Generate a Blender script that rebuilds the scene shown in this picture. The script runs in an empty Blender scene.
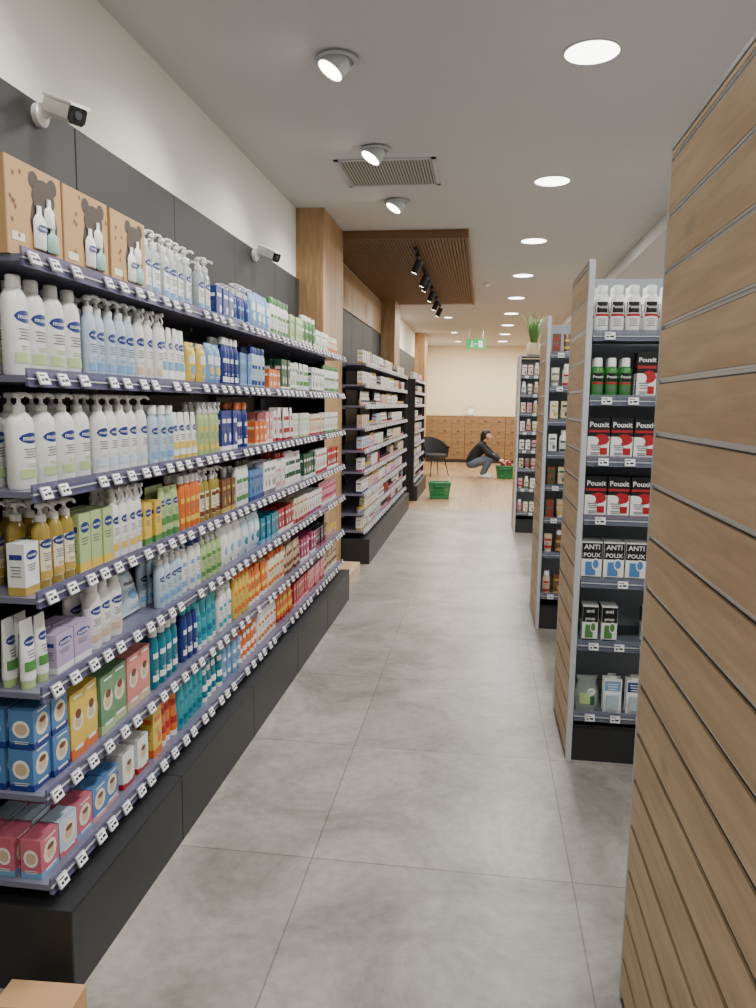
import bpy, math, random
from mathutils import Vector, Matrix
random.seed(7)
scn=bpy.context.scene
COL=scn.collection

# ---------------------------------------------------------------- materials
def lin(c):
    o=[]
    for v in c:
        v/=255.0
        o.append(v/12.92 if v<=0.04045 else ((v+0.055)/1.055)**2.4)
    return (o[0],o[1],o[2],1)
_m={}
def M(name,c=(200,200,200),rough=.5,metal=0,emis=0,trans=0,alpha=1,coat=0):
    if name in _m: return _m[name]
    m=bpy.data.materials.new(name); m.use_nodes=True
    b=m.node_tree.nodes['Principled BSDF']
    b.inputs['Base Color'].default_value=lin(c)
    b.inputs['Roughness'].default_value=rough
    b.inputs['Metallic'].default_value=metal
    b.inputs['Transmission Weight'].default_value=trans
    b.inputs['Alpha'].default_value=alpha
    b.inputs['Coat Weight'].default_value=coat
    if emis:
        b.inputs['Emission Color'].default_value=lin(c)
        b.inputs['Emission Strength'].default_value=emis
    _m[name]=m
    return m
PAL={'white':(238,238,234),'cream':(232,222,196),'royal blue':(30,52,128),'sky blue':(120,164,204),'pale blue':(190,210,224),'denim blue':(84,128,180),'rose pink':(200,104,124),'sage green':(112,152,112),'salmon':(220,140,130),
'lilac':(190,172,206),'teal':(8,116,138),'turquoise':(50,160,174),'orange':(220,112,44),'yellow':(226,192,84),'green':(84,138,72),
'pale green':(178,200,140),'dark green':(28,84,58),'pink':(222,150,158),'magenta':(170,54,104),'red':(170,32,40),'black':(22,22,24),'grey':(112,114,118),
'navy':(24,36,84),'brown':(112,68,38),'gold':(190,160,80),'kraft':(190,150,104),'silver':(190,192,196),'beige':(208,184,154)}
def P(n):
    if n=='clear': return M('clear_plastic',(218,226,226),.12,trans=.5)
    if n=='amber oil': return M('amber_oil',(214,186,92),.1,trans=.5)
    return M('plastic_'+n.replace(' ','_'),PAL[n],.34)

def nodes(name):
    m=bpy.data.materials.new(name); m.use_nodes=True
    return m,m.node_tree,m.node_tree.nodes,m.node_tree.links,m.node_tree.nodes['Principled BSDF']
def wood(name,c1,c2,stretch,scale=6,rough=.5,planks=None):
    m,t,N,L,b=nodes(name)
    tc=N.new('ShaderNodeTexCoord'); mp=N.new('ShaderNodeMapping'); mp.inputs['Scale'].default_value=stretch
    L.new(tc.outputs['Object'],mp.inputs['Vector'])
    n1=N.new('ShaderNodeTexNoise'); n1.inputs['Scale'].default_value=scale; n1.inputs['Detail'].default_value=8; n1.inputs['Distortion'].default_value=.6
    L.new(mp.outputs['Vector'],n1.inputs['Vector'])
    n2=N.new('ShaderNodeTexNoise'); n2.inputs['Scale'].default_value=1.3; n2.inputs['Detail'].default_value=3
    L.new(mp.outputs['Vector'],n2.inputs['Vector'])
    ad=N.new('ShaderNodeMath'); ad.operation='ADD'; L.new(n1.outputs['Fac'],ad.inputs[0]); L.new(n2.outputs['Fac'],ad.inputs[1])
    r=N.new('ShaderNodeValToRGB'); r.color_ramp.elements[0].position=.38; r.color_ramp.elements[1].position=.62
    mul=N.new('ShaderNodeMath'); mul.operation='MULTIPLY'; mul.inputs[1].default_value=.5; L.new(ad.outputs[0],mul.inputs[0])
    L.new(mul.outputs[0],r.inputs['Fac'])
    r.color_ramp.elements[0].color=lin(c2); r.color_ramp.elements[1].color=lin(c1)
    out=r.outputs['Color']
    mk=N.new('ShaderNodeMapping'); mk.inputs['Scale'].default_value=tuple(3.2 if s>2 else 1.6 for s in stretch)
    L.new(tc.outputs['Object'],mk.inputs['Vector'])
    vo=N.new('ShaderNodeTexVoronoi'); vo.inputs['Scale'].default_value=1.0; L.new(mk.outputs['Vector'],vo.inputs['Vector'])
    kr=N.new('ShaderNodeValToRGB'); kr.color_ramp.elements[0].color=(.45,.42,.4,1); kr.color_ramp.elements[1].color=(1,1,1,1); kr.color_ramp.elements[1].position=.1
    L.new(vo.outputs['Distance'],kr.inputs['Fac'])
    mx=N.new('ShaderNodeMix'); mx.data_type='RGBA'; mx.blend_type='MULTIPLY'; mx.inputs['Factor'].default_value=.7
    L.new(out,mx.inputs[6]); L.new(kr.outputs['Color'],mx.inputs[7]); out=mx.outputs[2]
    if planks:
        rot=N.new('ShaderNodeMapping'); rot.inputs['Rotation'].default_value=(0,0,planks[2]); L.new(tc.outputs['Object'],rot.inputs['Vector'])
        br=N.new('ShaderNodeTexBrick'); br.offset=.5; br.inputs['Scale'].default_value=1
        br.inputs['Brick Width'].default_value=planks[0]; br.inputs['Row Height'].default_value=planks[1]; br.inputs['Mortar Size'].default_value=.003
        br.inputs['Color1'].default_value=(1,1,1,1); br.inputs['Color2'].default_value=(.75,.75,.75,1); br.inputs['Mortar'].default_value=(.35,.3,.25,1)
        L.new(rot.outputs['Vector'],br.inputs['Vector'])
        m2=N.new('ShaderNodeMix'); m2.data_type='RGBA'; m2.blend_type='MULTIPLY'; m2.inputs['Factor'].default_value=1
        L.new(out,m2.inputs[6]); L.new(br.outputs['Color'],m2.inputs[7]); out=m2.outputs[2]
    L.new(out,b.inputs['Base Color']); b.inputs['Roughness'].default_value=rough
    return m
OAKH=wood('oak_horizontal_grain',(220,190,152),(192,160,124),(9,.8,9),4)
OAKV=wood('oak_vertical_grain',(184,150,108),(150,116,78),(10,10,.9),5)
OAKX=wood('oak_cabinet_grain',(146,112,74),(116,86,54),(1,10,10),5)
OAKF=wood('oak_plank_floor',(190,158,118),(156,124,88),(8,1,8),5,.35,(1.4,.16,math.pi/2))

def tile_mat():
    m,t,N,L,b=nodes('concrete_tile')
    tc=N.new('ShaderNodeTexCoord'); mp=N.new('ShaderNodeMapping'); mp.inputs['Location'].default_value=(.55+9,-2.44+9,0)
    L.new(tc.outputs['Object'],mp.inputs['Vector'])
    br=N.new('ShaderNodeTexBrick'); br.offset=0; br.inputs['Scale'].default_value=1
    br.inputs['Brick Width'].default_value=.9; br.inputs['Row Height'].default_value=.9; br.inputs['Mortar Size'].default_value=.0026; br.inputs['Mortar Smooth'].default_value=.1
    br.inputs['Color1'].default_value=(1,1,1,1); br.inputs['Color2'].default_value=(.86,.86,.86,1); br.inputs['Mortar'].default_value=(.5,.49,.47,1)
    L.new(mp.outputs['Vector'],br.inputs['Vector'])
    n1=N.new('ShaderNodeTexNoise'); n1.inputs['Scale'].default_value=1.7; n1.inputs['Detail'].default_value=11; n1.inputs['Roughness'].default_value=.72; n1.inputs['Distortion'].default_value=.7
    L.new(tc.outputs['Object'],n1.inputs['Vector'])
    r=N.new('ShaderNodeValToRGB'); r.color_ramp.elements[0].position=.36; r.color_ramp.elements[1].position=.64
    r.color_ramp.elements[0].color=lin((126,122,114)); r.color_ramp.elements[1].color=lin((173,169,160))
    L.new(n1.outputs['Fac'],r.inputs['Fac'])
    n2=N.new('ShaderNodeTexNoise'); n2.inputs['Scale'].default_value=24; n2.inputs['Detail'].default_value=5; L.new(tc.outputs['Object'],n2.inputs['Vector'])
    r2=N.new('ShaderNodeValToRGB'); r2.color_ramp.elements[0].position=.35; r2.color_ramp.elements[1].position=.6; r2.color_ramp.elements[0].color=(.86,.86,.86,1); r2.color_ramp.elements[1].color=(1,1,1,1)
    L.new(n2.outputs['Fac'],r2.inputs['Fac'])
    a=N.new('ShaderNodeMix'); a.data_type='RGBA'; a.blend_type='MULTIPLY'; a.inputs['Factor'].default_value=1
    L.new(r.outputs['Color'],a.inputs[6]); L.new(br.outputs['Color'],a.inputs[7])
    c=N.new('ShaderNodeMix'); c.data_type='RGBA'; c.blend_type='MULTIPLY'; c.inputs['Factor'].default_value=1
    L.new(a.outputs[2],c.inputs[6]); L.new(r2.outputs['Color'],c.inputs[7])
    L.new(c.outputs[2],b.inputs['Base Color']); b.inputs['Roughness'].default_value=.38
    return m
TILE=tile_mat()
def paint(name,c,rough=.85,var=.03):
    m,t,N,L,b=nodes(name)
    tc=N.new('ShaderNodeTexCoord'); n=N.new('ShaderNodeTexNoise'); n.inputs['Scale'].default_value=1.5; L.new(tc.outputs['Object'],n.inputs['Vector'])
    r=N.new('ShaderNodeValToRGB'); k=lin(c); r.color_ramp.elements[0].color=(k[0]*(1-var),k[1]*(1-var),k[2]*(1-var),1); r.color_ramp.elements[1].color=k
    L.new(n.outputs['Fac'],r.inputs['Fac']); L.new(r.outputs['Color'],b.inputs['Base Color']); b.inputs['Roughness'].default_value=rough
    return m
SLATC=paint('wood_slat_stain',(124,90,60),.6,.15)
WALL=paint('wall_paint',(230,228,220)); CEIL=paint('ceiling_paint',(208,206,203)); FARW=paint('cream_wall_paint',(236,222,192))
ANTH=paint('anthracite_laminate',(36,38,38),.6,.06); ANTHD=paint('anthracite_plinth',(40,41,43),.5,.06); BLACKM=M('black_metal',(22,22,24),.45)
ALU=M('aluminium',(212,215,218),.3,.4); ALUL=M('painted_light_grey',(190,192,195),.4)
LILAC=M('lilac_acrylic_rail',(104,102,134),.2,alpha=.7); CLEARR=M('clear_white_rail',(200,200,206),.25,alpha=.85); GREYR=M('smoky_acrylic_rail',(120,126,142),.2,alpha=.6)
SHELF=M('shelf_glass_lilac',(116,116,136),.3); GREYM=M('grey_metal_back',(160,165,172),.45)
SHELFG=M('shelf_grey_metal',(112,117,126),.35); TAGW=M('tag_white',(244,244,244),.4); TAGD=M('tag_ink',(20,20,24),.5); TAGF=M('tag_frame',(196,196,204),.4)
LAMP=M('lamp_glow',(255,252,245),.5,emis=9); LAMPW=M('spot_glow',(255,246,230),.5,emis=16)
CARD=paint('cardboard',(196,156,110),.8,.1)

# ---------------------------------------------------------------- mesh builder
class MB:
    def __init__(s): s.v=[];s.f=[];s.m=[];s.mats=[];s.key={}
    def mi(s,mat):
        if mat.name not in s.key: s.key[mat.name]=len(s.mats); s.mats.append(mat)
        return s.key[mat.name]
    def add(s,vs,fs,mat):
        o=len(s.v); s.v+=[tuple(p) for p in vs]; i=s.mi(mat)
        for f in fs: s.f.append([o+k for k in f]); s.m.append(i)
    def loft(s,secs,mat,n=16,cx=0,cy=0,caps=True,T=None):
        vs=[]
        for (z,rx,ry) in secs:
            for k in range(n):
                a=2*math.pi*k/n; vs.append((cx+rx*math.cos(a),cy+ry*math.sin(a),z))
        fs=[]
        for j in range(len(secs)-1):
            for k in range(n):
                k2=(k+1)%n; fs.append((j*n+k,j*n+k2,(j+1)*n+k2,(j+1)*n+k))
        if caps: fs.append(tuple(range(n-1,-1,-1))); fs.append(tuple((len(secs)-1)*n+k for k in range(n)))
        if T is not None: vs=[T@Vector(p) for p in vs]
        s.add(vs,fs,mat)
    def prism(s,pts,zs,mats,T=None):
        n=len(pts)
        for j in range(len(zs)-1):
            vs=[(p[0],p[1],zs[j]) for p in pts]+[(p[0],p[1],zs[j+1]) for p in pts]
            fs=[(k,(k+1)%n,n+(k+1)%n,n+k) for k in range(n)]
            if j==0: fs.append(tuple(range(n-1,-1,-1)))
            if j==len(zs)-2: fs.append(tuple(range(n,2*n)))
            if T is not None: vs=[T@Vector(p) for p in vs]
            s.add(vs,fs,mats[j])
    def box(s,x0,x1,y0,y1,z0,z1,mat,c=0,T=None):
        if c: pts=[(x0+c,y0),(x1-c,y0),(x1,y0+c),(x1,y1-c),(x1-c,y1),(x0+c,y1),(x0,y1-c),(x0,y0+c)]
        else: pts=[(x0,y0),(x1,y0),(x1,y1),(x0,y1)]
        s.prism(pts,[z0,z1],[mat],T)
    def tube(s,pts,r,mat,n=8):
        pts=[Vector(p) for p in pts]; vs=[];R=r if isinstance(r,(list,tuple)) else [r]*len(pts)
        for i,p in enumerate(pts):
            d=(pts[min(i+1,len(pts)-1)]-pts[max(i-1,0)]).normalized()
            u=d.orthogonal().normalized() if i==0 else (pu-d*pu.dot(d)).normalized()
            pu=u; w=d.cross(u)
            for k in range(n):
                a=2*math.pi*k/n; vs.append(p+(u*math.cos(a)+w*math.sin(a))*R[i])
        fs=[]
        for j in range(len(pts)-1):
            for k in range(n): fs.append((j*n+k,j*n+(k+1)%n,(j+1)*n+(k+1)%n,(j+1)*n+k))
        fs.append(tuple(range(n-1,-1,-1))); fs.append(tuple((len(pts)-1)*n+k for k in range(n)))
        s.add(vs,fs,mat)
    def strip(s,x0,x1,lo,hi,mat,mp,e,n=8):
        vs=[];fs=[]
        for i in range(n+1):
            x=x0+(x1-x0)*i/n; vs.append(mp(x,lo(x),e)); vs.append(mp(x,hi(x),e))
        for i in range(n): fs.append((2*i,2*i+2,2*i+3,2*i+1))
        s.add(vs,fs,mat)
    def decals(s,D,mp):
        e=.0005
        for d in D:
            k=d[0]
            if k=='oval':
                _,cx,cz,w,h,mat=d
                f=lambda x:h/2*math.sqrt(max(0,1-((x-cx)/(w/2))**2))
                s.strip(cx-w/2,cx+w/2,lambda x:cz-f(x),lambda x:cz+f(x),mat,mp,e,12)
            elif k=='rect':
                _,cx,cz,w,h,mat=d
                s.strip(cx-w/2,cx+w/2,lambda x:cz-h/2,lambda x:cz+h/2,mat,mp,e,6)
            elif k=='lines':
                _,cx,cz,w,nn,gap,mat=d
                for i in range(nn):
                    ww=w*(1-.25*(i%3)/2); z=cz-i*gap
                    s.strip(cx-ww/2,cx+ww/2,lambda x:z-gap*.18,lambda x:z+gap*.18,mat,mp,e,3)
            elif k=='text':
                _,txt,size,cx,cz,mat=d
                vs,fs=text_mesh(txt)
                s.add([mp(cx+p[0]*size,cz+p[1]*size,e) for p in vs],fs,mat)
            e+=.0004
    def mesh(s,name):
        me=bpy.data.meshes.new(name); me.from_pydata(s.v,[],s.f)
        for m in s.mats: me.materials.append(m)
        me.polygons.foreach_set('material_index',s.m)
        me.polygons.foreach_set('use_smooth',[True]*len(s.f))
        me.update()
        try: me.set_sharp_from_angle(angle=.7)
        except Exception: pass
        return me
_t={}
def text_mesh(txt):
    if txt in _t: return _t[txt]
    cu=bpy.data.curves.new('t','FONT'); cu.body=txt; cu.align_x='CENTER'; cu.align_y='CENTER'; cu.resolution_u=2; cu.offset=.014
    ob=bpy.data.objects.new('t',cu); COL.objects.link(ob); bpy.context.view_layer.update()
    me=bpy.data.meshes.new_from_object(ob.evaluated_get(bpy.context.evaluated_depsgraph_get()))
    r=([tuple(v.co) for v in me.vertices],[tuple(p.vertices) for p in me.polygons])
    bpy.data.objects.remove(ob); bpy.data.curves.remove(cu); bpy.data.meshes.remove(me)
    _t[txt]=r; return r
def plane_map(d): return lambda x,z,e:(x,-d-e,z)
def side_map(w): return lambda x,z,e:(-w-e,-x,z)

# ---------------------------------------------------------------- objects
def link(name,data,parent=None,loc=(0,0,0),rot=(0,0,0)):
    o=bpy.data.objects.new(name,data); o.location=loc; o.rotation_euler=rot
    if parent: o.parent=parent
    COL.objects.link(o); return o
def tagtop(o,label,cat,group=None,kind=None):
    o['label']=label; o['category']=cat
    if group: o['group']=group
    if kind: o['kind']=kind
    return o
def thing(name,parts,label,cat,loc=(0,0,0),rot=(0,0,0),group=None,kind=None):
    if len(parts)==1:
        o=link(name,parts[0][1],None,loc,rot)
    else:
        o=link(name,None,None,loc,rot); o.empty_display_size=.05
        for pn,me in parts: link(pn,me,o)
    return tagtop(o,label,cat,group,kind)
def structure(name,x0,x1,y0,y1,z0,z1,mat,label,cat='wall'):
    b=MB(); b.box(x0,x1,y0,y1,z0,z1,mat); o=link(name,b.mesh(name)); o['kind']='structure'; o['label']=label; o['category']=cat
    return o

# ---------------------------------------------------------------- camera
H=1.6; F=757.0; psi=math.radians(7.75); th=math.radians(7.6); ro=.014
R=Vector((math.cos(psi),math.sin(psi),0)); Fw=Vector((-math.sin(psi)*math.cos(th),math.cos(psi)*math.cos(th),-math.sin(th))); U=R.cross(Fw)
R2=R*math.cos(ro)+U*math.sin(ro); U2=U*math.cos(ro)-R*math.sin(ro)
cam=bpy.data.cameras.new('camera'); co=bpy.data.objects.new('camera',cam); COL.objects.link(co)
mat=Matrix((R2,U2,-Fw)).transposed().to_4x4(); mat.translation=(0,0,H); co.matrix_world=mat
cam.sensor_fit='VERTICAL'; cam.sensor_height=24; cam.lens=24*F/1008; cam.clip_start=.05; scn.camera=co

# ---------------------------------------------------------------- room
YB=21.5; YF=-2.5; XR=5.0; ZC=3.2; XL=-1.6
structure('floor',XL,XR,YF,11.5,-.1,0,TILE,'grey concrete-look large floor tiles in the aisle','floor')
structure('floor.001',XL,XR,11.5,YB,-.1,0,OAKF,'light oak plank floor at the end of the aisle','floor')
structure('ceiling',XL,1.45,YF,YB,ZC,ZC+.1,CEIL,'white painted ceiling above the aisle','ceiling')
structure('ceiling.001',1.45,XR,YF,YB,ZC-.14,ZC+.1,CEIL,'lowered white ceiling beside the aisle','ceiling')
structure('wall_left',XL-.1,XL,YF,YB,-.1,ZC+.1,WALL,'off-white painted wall behind the shelving')
structure('wall_right',XR,XR+.1,YF,YB,-.1,ZC+.1,WALL,'off-white painted side wall')
structure('wall_back',XL-.1,XR+.1,YB,YB+.1,-.1,ZC+.1,FARW,'cream painted end wall')
structure('wall_front',XL-.1,XR+.1,YF-.1,YF,-.1,ZC+.1,WALL,'off-white painted wall at the entrance end')

def column(y0,y1,lab,base=False):
    b=MB(); b.box(XL,-1.36,y0,y1,0,ZC,OAKV,.004)
    parts=[('shaft',b.mesh('column_shaft'))]
    if base:
        c=MB(); c.box(-1.36,-1.12,y0+.02,y0+.6,0,.09,OAKH,.004); parts.append(('base_block',c.mesh('column_base')))
    thing('wooden_column',parts,lab,'column')
column(6.42,7.3,'oak-veneered square column between two shelving runs',True)
column(11.62,12.3,'oak-veneered square column at the end of the shelving')
column(17.6,18.4,'oak-veneered square column near the seating area')
structure('trim_1',XL,XL+.03,7.3,11.62,2.64,ZC-.1,OAKV,'oak veneer cladding strip above the dark panels','trim')
b=MB()
n=44
for i in range(n):
    x=XL+.02+i*(1.39/n); b.box(x,x+.024,7.35,12.1,ZC-.07,ZC-.03,SLATC)
b.box(XL,-.2,7.3,12.15,ZC-.03,ZC-.002,SLATC); b.box(-.2,-.185,7.3,12.15,ZC-.08,ZC-.002,SLATC); b.box(XL,-.185,7.285,7.3,ZC-.08,ZC-.002,SLATC)
thing('slatted_ceiling_canopy',[('canopy',b.mesh('canopy'))],'brown wooden slatted ceiling raft above the aisle','ceiling panel')

seg=[.9,1.9,2.85,3.79,4.73,5.66,6.41]
def wallpanel(y0,y1,z1=2.62):
    b=MB(); b.box(XL,XL+.03,y0+.003,y1-.003,.0,z1,ANTH,.002)
    thing('wall_panel',[('panel',b.mesh('panel'))],'anthracite laminate panel fixed behind the shelves','wall panel',group='anthracite wall panels')
for a,c in zip(seg[:-1],seg[1:]): wallpanel(a,c)
for k in range(5): wallpanel(7.31+k*.86,7.31+(k+1)*.86)
for k in range(5): wallpanel(12.31+k*1.0,13.31+k*1.0)

# ---------------------------------------------------------------- shelving bays (front = -Y local)
def tag_mesh(w=.044,h=.032):
    b=MB(); b.box(-w/2,w/2,-.006,0,-h/2,h/2,TAGF,.001)
    mp=plane_map(.006)
    b.decals([('rect',0,0,w*.9,h*.88,TAGW),('rect',-w*.14,h*.24,w*.5,h*.12,TAGD),('rect',w*.16,-h*.1,w*.36,h*.24,TAGD),('rect',-w*.24,-h*.14,w*.22,h*.22,TAGD)],mp)
    return b.mesh('price_tag')
TAG=tag_mesh()
_c={}
def shelf_meshes(L,D,rail=None,top=None):
    rail=rail or LILAC; top=top or SHELF
    k=(round(L,3),D,rail.name)
    if k in _c: return _c[k]
    b=MB(); b.box(0.002,L-.002,.0,D,-.016,0,top,.002)
    for x in (.004,L-.012): b.box(x,x+.008,D*.5,D,-.034,-.016,SHELFG)
    r=MB(); r.box(.002,L-.002,-.006,0,-.026,.018,rail); r.box(.002,L-.002,-.010,-.006,-.028,-.024,rail); r.box(.002,L-.002,-.008,-.0,-.010,-.006,ALUL)
    _c[k]=(b.mesh('shelf_board'),r.mesh('price_rail')); return _c[k]
def bay(y0,L,xf,D,levels,lab,group,ztop,ends=(0,0),tagstep=.088,plz=.25,plout=.06,tilt=.4,rail=None):
    root=link('shelving_unit',None,None,(xf,y0,0),(0,0,math.pi/2)); tagtop(root,lab,'shelf',group)
    b=MB(); b.box(0,L,D,D+.02,.0,ztop,BLACKM); 
    for x in (.0,L-.03):
        b.box(x,x+.03,D-.03,D,0,ztop,BLACKM)
    link('back_panel',b.mesh('bay_back'),root)
    p=MB(); p.box(.0015,L-.0015,-plout,D,0,plz,ANTHD,.003); p.box(.0015,L-.0015,-plout-.002,-plout,plz-.012,plz-.004,BLACKM)
    link('plinth',p.mesh('bay_plinth'),root)
    for x,s in ((0,ends[0]),(L,ends[1])):
        if s:
            e=MB(); x0=x-.02 if x==0 else x
            e.box(x0,x0+.02,0 if s==2 else D*.35,D,0,ztop,BLACKM,.002); link('side_panel',e.mesh('bay_side'),root)
    sb,rl=shelf_meshes(L,D,rail)
    for z in levels:
        s=link('shelf',sb,root,(0,0,z))
        link('price_rail',rl,s)
        n=int(L/tagstep)
        for i in range(n):
            if random.random()<.08: continue
            x=(i+.5)*L/n+random.uniform(-.016,.016)
            link('price_tag',TAG,s,(x,-.014,-.008),(-tilt,0,0))
ZS=[1.94,1.655,1.37,1.10,.85,.57,.32]
CLR=[.40,.262,.262,.245,.225,.255,.225]
ys=[1.72,2.47,3.345,4.22,5.095,5.97]
XF=-1.10
for i in range(5):
    bay(ys[i],ys[i+1]-ys[i],XF,.44,ZS,'black shelving unit with lilac price rails full of baby care','baby care shelving run',2.06,(0,1 if i==4 else 0))
Z2=[1.98,1.775,1.57,1.35,1.13,.92,.70,.50,.33]
for i in range(4): bay(7.34+i*1.02,1.02,-1.14,.4,Z2,'black shelving unit with white price rails and small cosmetics','cosmetics shelving run',2.0,(0,2 if i==3 else 0),.14,rail=CLEARR)
for i in range(2): bay(12.4+i*1.0,1.0,-1.1,.4,Z2,'black shelving unit with small cosmetics near the wood floor','far shelving run',2.0,(2 if i==0 else 0,2 if i==1 else 0),.2,rail=CLEARR)

# ---------------------------------------------------------------- products
def interp(secs,z):
    for a,c in zip(secs[:-1],secs[1:]):
        if a[0]<=z<=c[0]:
            t=(z-a[0])/max(1e-6,c[0]-a[0]); return a[1]+(c[1]-a[1])*t,a[2]+(c[2]-a[2])*t
    return secs[-1][1:]
def surf_map(secs):
    def f(x,z,e):
        rx,ry=interp(secs,z); s=max(-.985,min(.985,x/rx)); q=math.sqrt(1-s*s)
        return (x+s*e,-(ry*q)-e,z)
    return f
HEAD={'pump':.048,'bottle':.027,'spray':.04}
def product(kind,body,cap,acc,w,d,h,text,hero):
    parts={}
    def S(n):
        if not hero: n='body'
        return parts.setdefault(n,MB())
    n=20 if hero else 12
    bm=P(body); cm=P(cap) if cap else P('white'); am=P(acc); ink=P('grey') if body!='black' else P('white'); wh=P('white')
    if kind in('pump','bottle','spray'):
        rx,ry=w/2,d/2
        secs=[(0,rx*.9,ry*.9),(.005,rx,ry),(h*.8,rx,ry),(h*.9,rx*.9,ry*.9),(h*.965,rx*.6,ry*.66),(h,.013,.013)]
        S('body').loft(secs,bm,n)
        mp=surf_map(secs)
        D=[]
        if body in('clear','amber oil'): D.append(('rect',0,h*.42,w*.8,h*.6,P('white') if body=='clear' else P('cream')))
        if text: D+= [('oval',0,h*.66,w*.82,h*.14,P('royal blue')),('text',text,w*.2,0,h*.66,wh)]
        else: D+=[('rect',0,h*.62,w*.7,h*.1,am)]
        D+=[('lines',0,h*.52,w*.6,4,h*.035,ink),('rect',0,h*.2,w*.8,h*.12,am),('lines',0,h*.33,w*.45,2,h*.03,am)]
        S('label').decals(D,mp)
        c=S('pump' if kind=='pump' else 'cap')
        if kind=='pump':
            c.loft([(h-.003,.0145,.0145),(h+.014,.0145,.0145),(h+.017,.009,.009),(h+.022,.005,.005),(h+.036,.005,.005)],cm,12)
            c.loft([(h+.033,.010,.010),(h+.036,.0135,.0135),(h+.045,.012,.012),(h+.048,.006,.006)],cm,12)
            c.tube([(0,0,h+.041),(0,-.020,h+.043),(0,-.030,h+.040),(0,-.034,h+.033)],[.006,.0052,.0045,.004],cm,8)
        elif kind=='bottle':
            r=min(rx*.72,.02); c.loft([(h-.004,r,r*.9),(h+.024,r*.96,r*.87),(h+.027,r*.85,r*.75)],cm,14)
        else:
            c.loft([(h-.004,.015,.015),(h+.01,.015,.015),(h+.014,.011,.011),(h+.034,.011,.011),(h+.04,.008,.008)],cm,12)
            c.tube([(0,.012,h+.03),(0,-.026,h+.034)],[.009,.007],cm,8); c.tube([(0,-.018,h+.028),(0,-.024,h+.008),(0,-.016,h-.008)],.003,cm,6)
    elif kind=='tube':
        rx=w/2
        S('cap').loft([(0,rx*.78,rx*.62),(.022,rx*.82,rx*.66)],cm,n)
        secs=[(.022,rx*.86,rx*.7),(.03,rx*.9,rx*.7),(h*.55,rx*.97,rx*.5),(h-.012,rx,.006),(h,rx,.0025)]
        S('body').loft(secs,bm,n); mp=surf_map(secs)
        D=[]
        if text: D+=[('oval',0,h*.68,w*.8,h*.13,P('royal blue')),('text',text,w*.2,0,h*.68,wh)]
        else: D+=[('rect',0,h*.68,w*.8,h*.12,am)]
        D+=[('lines',0,h*.54,w*.55,3,h*.045,ink),('rect',0,h*.33,w*.85,h*.14,am)]
        S('label').decals(D,mp)
    elif kind in('carton','picture carton'):
        c_=.0012; x,y=w/2,d/2
        pts=[(-x+c_,-y),(x-c_,-y),(x,-y+c_),(x,y-c_),(x-c_,y),(-x+c_,y),(-x,y-c_),(-x,-y+c_)]
        bands=[0,h*.16,h*.82,h]; 
        S('body').prism(pts,bands,[am,bm,bm])
        S('body').box(-x*.9,x*.9,-y*.92,-y*.86,h,h+.0006,ink)
        D=[]
        if kind=='picture carton':
            D+=[('oval',0,h*.55,w*.74,min(w*.74,h*.6),P('cream')),('oval',0,h*.54,w*.44,min(w*.44,h*.4),P('beige')),('oval',w*.02,h*.66,w*.4,h*.14,P('brown')),('rect',0,h*.15,w*.6,h*.06,P('white')),('lines',0,h*.93,w*.6,1,h*.1,P('white'))]
        if text: D+=[('oval',0,h*.76,w*.8,h*.18,P('royal blue')),('text',text,w*.2,0,h*.76,wh)]
        elif kind=='carton': D+=[('rect',0,h*.76,w*.7,h*.1,am),('oval',w*.18,h*.36,w*.4,h*.22,am)]
        D+=[('lines',-w*.05,h*.58,w*.6,3,h*.05,ink)] if kind=='carton' else []
        S('label').decals(D,plane_map(y))
        SD=[('rect',0,h*.74,d*.7,h*.1,P('royal blue') if text else am),('lines',0,h*.55,d*.6,4,h*.06,ink)]
        if kind=='picture carton': SD=[('oval',0,h*.52,d*.7,h*.45,P('white')),('oval',0,h*.52,d*.5,h*.3,P('beige')),('lines',0,h*.2,d*.6,2,h*.05,P('white'))]
        S('label').decals(SD,side_map(x))
    elif kind=='jar':
        rx=w/2; S('body').loft([(0,rx*.92,rx*.92),(.004,rx,rx),(h*.6,rx,rx),(h*.63,rx*.9,rx*.9)],bm,n)
        S('cap').loft([(h*.63,rx*1.0,rx*1.0),(h*.97,rx*1.0,rx*1.0),(h,rx*.93,rx*.93)],cm,n)
        S('label').decals([('rect',0,h*.32,w*.8,h*.35,am),('lines',0,h*.36,w*.5,2,h*.1,ink)],surf_map([(0,rx,rx),(h,rx,rx)]))
    elif kind=='packet':
        x=w/2
        secs=[(0,x,.003),(h*.06,x,.004),(h*.12,x*.98,d*.35),(h*.3,x*.97,d*.5),(h*.7,x*.97,d*.5),(h*.88,x*.98,d*.35),(h*.94,x,.004),(h,x,.003)]
        S('body').loft(secs,bm,n); mp=surf_map(secs)
        D=[('rect',0,h*.62,w*.7,h*.2,wh),('oval',0,h*.38,w*.5,h*.2,am)]
        if text: D+=[('text',text,w*.18,0,h*.62,P('royal blue'))]
        D+=[('lines',0,h*.24,w*.5,2,h*.04,wh)]
        S('label').decals(D,mp)
    return [(k,v) for k,v in parts.items() if v.v]
NAMES={'pump':'pump_bottle','bottle':'lotion_bottle','spray':'spray_bottle','tube':'cream_tube','carton':'carton_box','picture carton':'picture_carton','jar':'cosmetic_jar','packet':'wipes_packet'}
NAMES2={'bottle':'cosmetic_bottle','tube':'cosmetic_tube','carton':'cosmetic_carton','jar':'cosmetic_jar'}
_pc={}
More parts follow.
